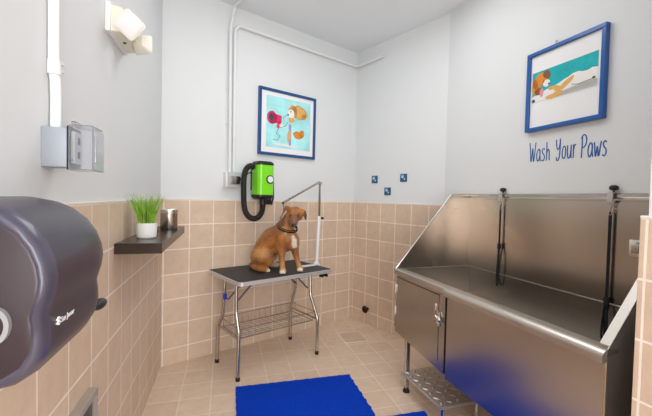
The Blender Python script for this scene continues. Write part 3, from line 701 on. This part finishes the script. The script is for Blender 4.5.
b.mi = 6; blob(b, 0, X2(.14), Z2(.30), .062, .040, .5, q1+.0006, 24, .08, 3); blob(b, 0, X2(.05), Z2(.48), .022, .05, 0, q1+.0006, 20, .1, 6)
b.mi = 1; blob(b, 0, X2(.56), Z2(.66), .055, .016, .55, q1+.0006, 20, .06, 2); blob(b, 0, X2(.40), Z2(.72), .05, .018, -.3, q1+.0012, 20, .06, 2); blob(b, 0, X2(.38), Z2(.92), .06, .016, .1, q1+.0006, 20, .06, 2)
b.mi = 7; blob(b, 0, X2(.25), Z2(.18), .022, .030, .7, q1+.0012, 18, .1, 2); blob(b, 0, X2(.12), Z2(.66), .03, .022, 0, q1+.0006, 18, .1, 2)
b.mi = 3; blob(b, 0, X2(.25), Z2(.46), .024, .022, 0, q1+.0012, 16); blob(b, 0, X2(.34), Z2(.80), .020, .014, 0, q1+.0014, 16)
b.mi = 9; blob(b, 0, X2(.17), Z2(.72), .013, .028, 0, q1+.0014, 16)
b.mi = 4; blob(b, 0, X2(.29), Z2(.50), .007, .006, 0, q1+.0018, 10); blob(b, 0, X2(.20), Z2(.38), .004, .007, 0, q1+.0018, 10); blob(b, 0, X2(.03), Z2(.94), .012, .010, 0, q1+.0018, 10); blob(b, 0, X2(.95), Z2(.74), .010, .007, 0, q1+.001, 10)
stroke(b, [(X2(.64), Z2(.74)), (X2(.74), Z2(.80)), (X2(.84), Z2(.77)), (X2(.93), Z2(.76))], .0016, q1+.001)
pb.part('artwork', b, art_m)
b = MB(); b.tube([(1.03, -.012, 2.362), (1.03, -.002, 2.362)], .005, 8); b.tube([(1.03, -.002, 2.365), (1.03, -.002, 2.345), (1.04, -.004, 2.335)], .002, 6)
lone('picture_nail', b, M['tube_steel'], FC, (1.03, -.01, 2.362), 'small nail on the wall just above the picture over the tub', 'nail')

# ------------------------------------------------------------------ wall lettering: Wash Your Paws
G = {   # strokes in a unit box, width given first
 'W': (.62, [[(0, 1), (.10, .45), (.17, 0), (.30, .62), (.33, .62), (.44, 0), (.54, .5), (.62, .98)]]),
 'a': (.40, [[(.34, .50), (.22, .62), (.06, .48), (.02, .22), (.12, .02), (.26, .10), (.34, .34), (.34, .58), (.35, .20), (.42, .0)]]),
 's': (.34, [[(.30, .56), (.18, .62), (.06, .52), (.12, .38), (.26, .28), (.28, .12), (.16, .0), (.02, .06)]]),
 'h': (.36, [[(.04, .92), (.05, .5), (.04, 0)], [(.04, .34), (.16, .54), (.28, .48), (.30, .26), (.31, 0)]]),
 'Y': (.48, [[(0, .96), (.06, .62), (.16, .48), (.30, .56), (.36, .80), (.38, .98)], [(.38, .98), (.38, .6), (.34, .15), (.20, -.06), (.06, .0), (.06, .12)]]),
 'o': (.36, [[(.16, .60), (.04, .46), (.02, .20), (.12, .02), (.26, .08), (.32, .32), (.28, .54), (.16, .60)]]),
 'u': (.40, [[(.03, .62), (.02, .28), (.08, .03), (.20, .03), (.30, .22), (.34, .62)], [(.34, .62), (.34, .3), (.36, 0)]]),
 'r': (.30, [[(.03, .62), (.05, .3), (.04, 0)], [(.05, .38), (.14, .58), (.26, .60)]]),
 'P': (.46, [[(.08, .98), (.09, .5), (.06, 0)], [(.0, .86), (.16, 1.0), (.34, .98), (.44, .80), (.38, .58), (.22, .46), (.09, .48)]]),
 'w': (.52, [[(0, .62), (.06, .25), (.12, .0), (.22, .38), (.26, .38), (.34, .0), (.44, .30), (.52, .64)]]),
}
wl = Thing('wall_lettering', 'blue handwritten Wash Your Paws lettering on the wall under the picture', 'lettering', FC, (1.12, -.012, 1.69))
def letters(word, x0, x1, z0, h):
    wtot = sum(G[c][0] for c in word) + .10*(len(word)-1); k = (x1-x0)/wtot; x = x0
    for c in word:
        b = MB()
        for st in G[c][1]:
            pts = catmull([(x+u*k, -.0115, z0+v*h) for u, v in st], 4)
            b.tube(pts, .0036, 6, flat=1.0)
        for v in b.bm.verts: v.co.y = -.012 + (v.co.y+.0157)*.3
        wl.part('letter', b, M['text'])
        x += (G[c][0]+.10)*k
letters('Wash', .868, 1.014, 1.640, .125); letters('Your', 1.054, 1.180, 1.640, .125); letters('Paws', 1.206, 1.345, 1.634, .128)

# ------------------------------------------------------------------ three little cards on wall B and a cleanout cap
for (p, z, lab) in ((.309, 1.586, 'left of the three small blue tiles on the corner wall'), (.497, 1.458, 'lowest of the three small blue tiles on the corner wall'), (.702, 1.592, 'right of the three small blue tiles on the corner wall')):
    t = Thing('decorative_tile', lab, 'decorative tile', FB, (p, -.012, z), 'small blue tiles on the corner wall')
    b = MB(); b.box(p-.042, p+.042, -.012, -.004, z-.040, z+.040, .003); t.part('tile_plate', b, M['tilecard'])
    b = MB(); blob(b, 0, p-.010, z+.008, .016, .012, 0, -.004, 14, .1, 2); blob(b, 0, p+.014, z-.012, .010, .008, 0, -.004, 14, .1, 3)
    for k in range(3): blob(b, 0, p-.024+k*.013, z+.027-abs(k-1)*.004, .004, .005, 0, -.004, 10)
    t.part('paw_motif', b, M['card_mark'])
b = MB(); b.lathe([(0, 0), (.018, 0), (.018, .03), (.036, .032), (.040, .042), (.034, .052), (.014, .056), (.014, .068), (0, .068)], (.262, 0, .168), (0, 1, 0), 24)
lone('pipe_plug', b, M['bronze'], FB, (.262, 0, .168), 'dark round pipe plug low on the tiled corner wall', 'pipe plug')

# ------------------------------------------------------------------ shelf with plant and tin
b = MB(); b.box(.30, 1.245, 0, .197, 1.100, 1.148, .002, 1)
lone('wall_shelf', b, M['shelf'], FL, (.8, .0, 1.10), 'black floating shelf on the left tiled wall', 'shelf')
pl = Thing('potted_plant', 'green ornamental grass in a small white pot on the black shelf', 'plant', FL, (1.025, .088, 1.148))
pcx, pcy, pz = 1.025, .090, 1.148
b = MB(); b.lathe([(0, 0), (.040, 0), (.046, .006), (.048, .030), (.050, .078), (.047, .078), (.044, .066), (0, .066)], (pcx, pcy, pz), seg=28); pl.part('pot', b, M['pot'])
b = MB(); b.lathe([(0, .060), (.044, .060), (.044, .069), (0, .072)], (pcx, pcy, pz), seg=20); pl.part('soil', b, M['soil'])
b = MB(); rnd = random.Random(3)
for i in range(260):
    a = rnd.uniform(0, 6.283); r0 = .036*math.sqrt(rnd.random()); lean = (r0/.036)*rnd.uniform(.1, .52)+rnd.uniform(0, .06); hh = rnd.uniform(.10, .165)
    d = V(math.cos(a), math.sin(a), 0); bs_ = V(pcx, pcy, pz+.066) + d*r0; sd = V(-d.y, d.x, 0)*.0022
    rot = rnd.uniform(0, 3.14); sd = Quaternion((0, 0, 1), rot) @ sd
    prev = None; rg = []
    for k in range(6):
        t = k/5; c = bs_ + V(0, 0, hh*t) + d*(hh*lean*t**1.5); w_ = (1-t**2)*.95+.05; nrm = V(-sd.y, sd.x, 0).normalized()*.0004
        rg.append([c-sd*w_, c-nrm, c+sd*w_, c+nrm])
    b.rings(rg)
pl.part('grass_blades', b, M['grass'])
cn = Thing('metal_tin', 'round steel tin on the shelf behind the white grass pot', 'tin', FL, (.545, .128, 1.148))
b = MB(); b.lathe([(0, 0), (.050, 0), (.052, .004), (.052, .114), (.050, .116), (0, .116)], (.545, .128, 1.148), seg=32); cn.part('can', b, M['tube_steel'])
b = MB(); b.lathe([(0, .116), (.054, .104), (.055, .108), (.055, .128), (.052, .132), (0, .132)], (.545, .128, 1.148), seg=32); cn.part('lid', b, M['steel_edge'])
b = MB(); b.box(.62, .70, .03, .08, 1.148, 1.164, .003)
lone('small_black_box', b, M['black'], FL, (.66, .055, 1.148), 'tiny black box on the shelf between the pot and the tin', 'box')

# ------------------------------------------------------------------ electrical box with clear cover on the left wall
eb = Thing('weatherproof_outlet', 'grey outlet box with clear bubble cover on the left wall', 'outlet box', FL, (1.86, 0, 1.5))
b = MB(); b.box(1.790, 1.870, -.012, .050, 1.443, 1.553, .003); eb.part('box', b, M['grey_box'])
b = MB(); b.box(1.786, 1.874, .050, .056, 1.436, 1.558, .002); eb.part('gasket', b, M['black'])
b = MB()
x0, x1, y0, y1, z0, z1 = 1.783, 1.876, .056, .116, 1.436, 1.562
th = .003
b.box(x0, x1, y1-th, y1, z0, z1-.01, .001, 1); b.box(x0, x0+th, y0, y1-th, z0, z1, .001, 1); b.box(x1-th, x1, y0, y1-th, z0, z1, .001, 1)
b.box(x0+th, x1-th, y0, y1-th, z1-th, z1, .001, 1); b.box(x0+th, x1-th, y0, y1-th, z0, z0+th, .001, 1)
b.box(x1-.02, x1-.004, y1, y1+.006, z0+.02, z1-.03, .002)
b.tube([(x0, y0+.012, z1+.004), (x1, y0+.012, z1+.004)], .006, 8)
eb.part('clear_cover', b, M['clear'])
b = MB(); b.box(1.805, 1.86, .056, .066, 1.455, 1.545, .003); eb.part('receptacle', b, M['grey_pl'])
b = MB()
for z in (1.48, 1.52): b.box(1.825, 1.841, .066, .0675, z-.010, z+.010, .001, 1)
eb.part('sockets', b, M['gap'])
for z in (1.452, 1.546):
    b = MB(); b.cyl((1.865, .05, z+.012), (1.865, .062, z+.012), .004, 8); eb.part('screw', b, M['chrome'])
b = MB(); b.tube([(1.822, .004, 1.553), (1.820, .004, 1.64), (1.824, .004, 1.69), (1.832, .003, 1.72), (1.832, .003, H)], .0138, 14)
cdp = Thing('white_conduit', 'white conduit pipe running up the left wall to the ceiling', 'conduit', FL, (1.84, .02, 1.553))
cdp.part('pipe', b, M['pipe_white'])
b = MB(); b.tube([(1.832, .004, 1.705), (1.832, .004, 1.745)], .0165, 16); b.box(1.800, 1.816, .004, .018, 1.74, 1.748, .001); b.box(1.800, 1.816, .004, .018, 1.718, 1.726, .001); cdp.part('coupling', b, M['white_pl'])

# ------------------------------------------------------------------ emergency light
el = Thing('emergency_light', 'cream twin-head emergency light high on the left wall', 'emergency light', FL, (1.2, 0, 2.1))
b = MB(); b.box(1.068, 1.344, -.012, .008, 2.044, 2.165, .003); el.part('back_plate', b, M['white_pl'])
b = MB(); b.rings([[V(x, .008, z) for x, z in rrect(1.078, 1.336, 2.047, 2.16, .01)], [V(x, .045, z) for x, z in rrect(1.085, 1.330, 2.052, 2.155, .01)], [V(x, .055, z) for x, z in rrect(1.10, 1.315, 2.062, 2.145, .01)]]); el.part('housing', b, M['cream'])
b = MB(); b.cyl((1.215, .03, 2.050), (1.215, .03, 2.046), .007, 10); el.part('test_button', b, M['black'])
def head(p, q, z, tgt, s_, roll, lab):
    c = V(p, q, z); f = (Vector(tgt)-c).normalized(); u = V(0, 0, 1); r_ = f.cross(u).normalized(); u = r_.cross(f)
    r2 = r_*math.cos(roll)+u*math.sin(roll); u2 = -r_*math.sin(roll)+u*math.cos(roll)
    sh = MB(); rg = []
    for d_, k in ((-.040, .52), (-.028, .72), (-.002, 1.0), (.004, 1.0)):
        rg.append([c+f*d_+r2*x*k+u2*y*k for x, y in rrect(-s_, s_, -s_, s_, s_*.28, 4)])
    sh.rings(rg); h = el.part('lamp_head', sh, M['cream'])
    ln = MB(); ln.rings([[c+f*d_+r2*x*k+u2*y*k for x, y in rrect(-s_, s_, -s_, s_, s_*.28, 4)] for d_, k in ((.004, .90), (.008, .86), (.010, .7))]); el.part('lens', ln, M['lens'], h)
    nb_ = MB(); nb_.tube([c-f*.035, V(p, .04, 2.10)], .012, 10); el.part('swivel', nb_, M['cream'], h)
cl = V((0-LA0.x)*FL.P.x+(0-LA0.y)*FL.P.y, (0-LA0.x)*FL.Q.x+(0-LA0.y)*FL.Q.y, 1.2)
head(1.345, .080, 2.078, cl, .046, R_(38), 'l')
head(1.155, .095, 2.072, (-.4, .9, 1.95), .043, R_(4), 'r')

# ------------------------------------------------------------------ paper towel dispenser, near left
td = Thing('towel_dispenser', 'large smoky black paper towel dispenser at the near left', 'towel dispenser', FL, (2.2, 0, 1.09))
prof = [(0, 1.345), (.030, 1.360), (.070, 1.363), (.108, 1.356), (.140, 1.342), (.168, 1.318), (.188, 1.288), (.199, 1.258), (.203, 1.230), (.200, 1.204), (.194, 1.184), (.189, 1.165), (.192, 1.145), (.193, 1.120), (.188, 1.095), (.174, 1.070), (.148, 1.053), (.110, 1.045), (.060, 1.042), (0, 1.042)]
pc_ = V(.0, .08, 1.22)
def psec(t, k, dq=0): return [V(t, max(0.0, .06+(q-.06)*k if q > .001 else 0.0), 1.205+(z-1.205)*k) for q, z in prof]
b = MB(); b.rings([psec(t, k) for t, k in ((2.035, .80), (2.042, .88), (2.055, .94), (2.075, .975), (2.10, .992), (2.14, 1.0), (2.24, 1.0), (2.315, 1.0))]); bd = td.part('cover', b, M['disp'], angle=60)
b = MB(); b.rings([psec(t, k) for t, k in ((2.315, 1.0), (2.328, .99), (2.340, .955), (2.345, .91), (2.341, .86))], caps=False)
td.part('cover_ring', b, M['disp_ring'], angle=70)
b = MB(); b.rings([psec(t, k) for t, k in ((2.326, .885), (2.342, .87), (2.343, .84))]); td.part('end_panel', b, M['disp_dark'])
b = MB(); ov = [(.128+.022*math.cos(a), 1.160+.030*math.sin(a)) for a in [2*math.pi*i/24 for i in range(24)]]
ov2 = [(.128+.015*math.cos(a), 1.160+.021*math.sin(a)) for a in [2*math.pi*i/24 for i in range(24)]]
b.rings([[V(2.342, x, z) for x, z in ov], [V(2.352, x, z) for x, z in ov], [V(2.352, x, z) for x, z in ov2], [V(2.342, x, z) for x, z in ov2]], caps=False, closed=True)
td.part('thumb_wheel', b, mat('dull_grey_plastic', (.33, .34, .36), .45))
b = MB(); b.ball((1.985, .165, 1.086), (.036, .016, .013)); b.cyl((2.06, .15, 1.10), (2.0, .163, 1.09), .009, 10); td.part('feed_lever', b, M['black'])
# maker's lettering on the front of the cover
cu = bpy.data.curves.new('logo', 'FONT'); cu.body = 'San Jamar'; cu.size = .0145; cu.extrude = .0004
lo = bpy.data.objects.new('logo', cu); COL.objects.link(lo); bpy.context.view_layer.update()
dg = bpy.context.evaluated_depsgraph_get(); lme = bpy.data.meshes.new_from_object(lo.evaluated_get(dg)); bpy.data.objects.remove(lo)
b = MB(); b.bm.from_mesh(lme); bpy.data.meshes.remove(lme)
for v in b.bm.verts: v.co = V(2.282-v.co.x, .1945+v.co.z, 1.139+v.co.y)
b.box(2.288, 2.292, .192, .1952, 1.138, 1.152); b.box(2.285, 2.296, .192, .1952, 1.147, 1.150); b.box(2.285, 2.296, .192, .1952, 1.140, 1.143)
td.part('maker_mark', b, M['white_pl'], smooth=False)

# ------------------------------------------------------------------ wall vent box low on the left wall
vt = Thing('wall_vent', 'metal-framed dark panel low on the left tiled wall', 'vent', FL, (1.75, 0, .5))
b = MB(); fr_r = MB()
for (x0, x1, z0, z1) in ((1.545, 2.0, .63, .655), (1.545, 2.0, .25, .275), (1.545, 1.565, .275, .63), (1.98, 2.0, .275, .63)): b.box(x0, x1, 0, .032, z0, z1, .002, 1)
vt.part('frame', b, M['alu'])
b = MB(); b.box(1.565, 1.98, 0, .020, .275, .63, .001); vt.part('panel', b, M['mesh_vent'])
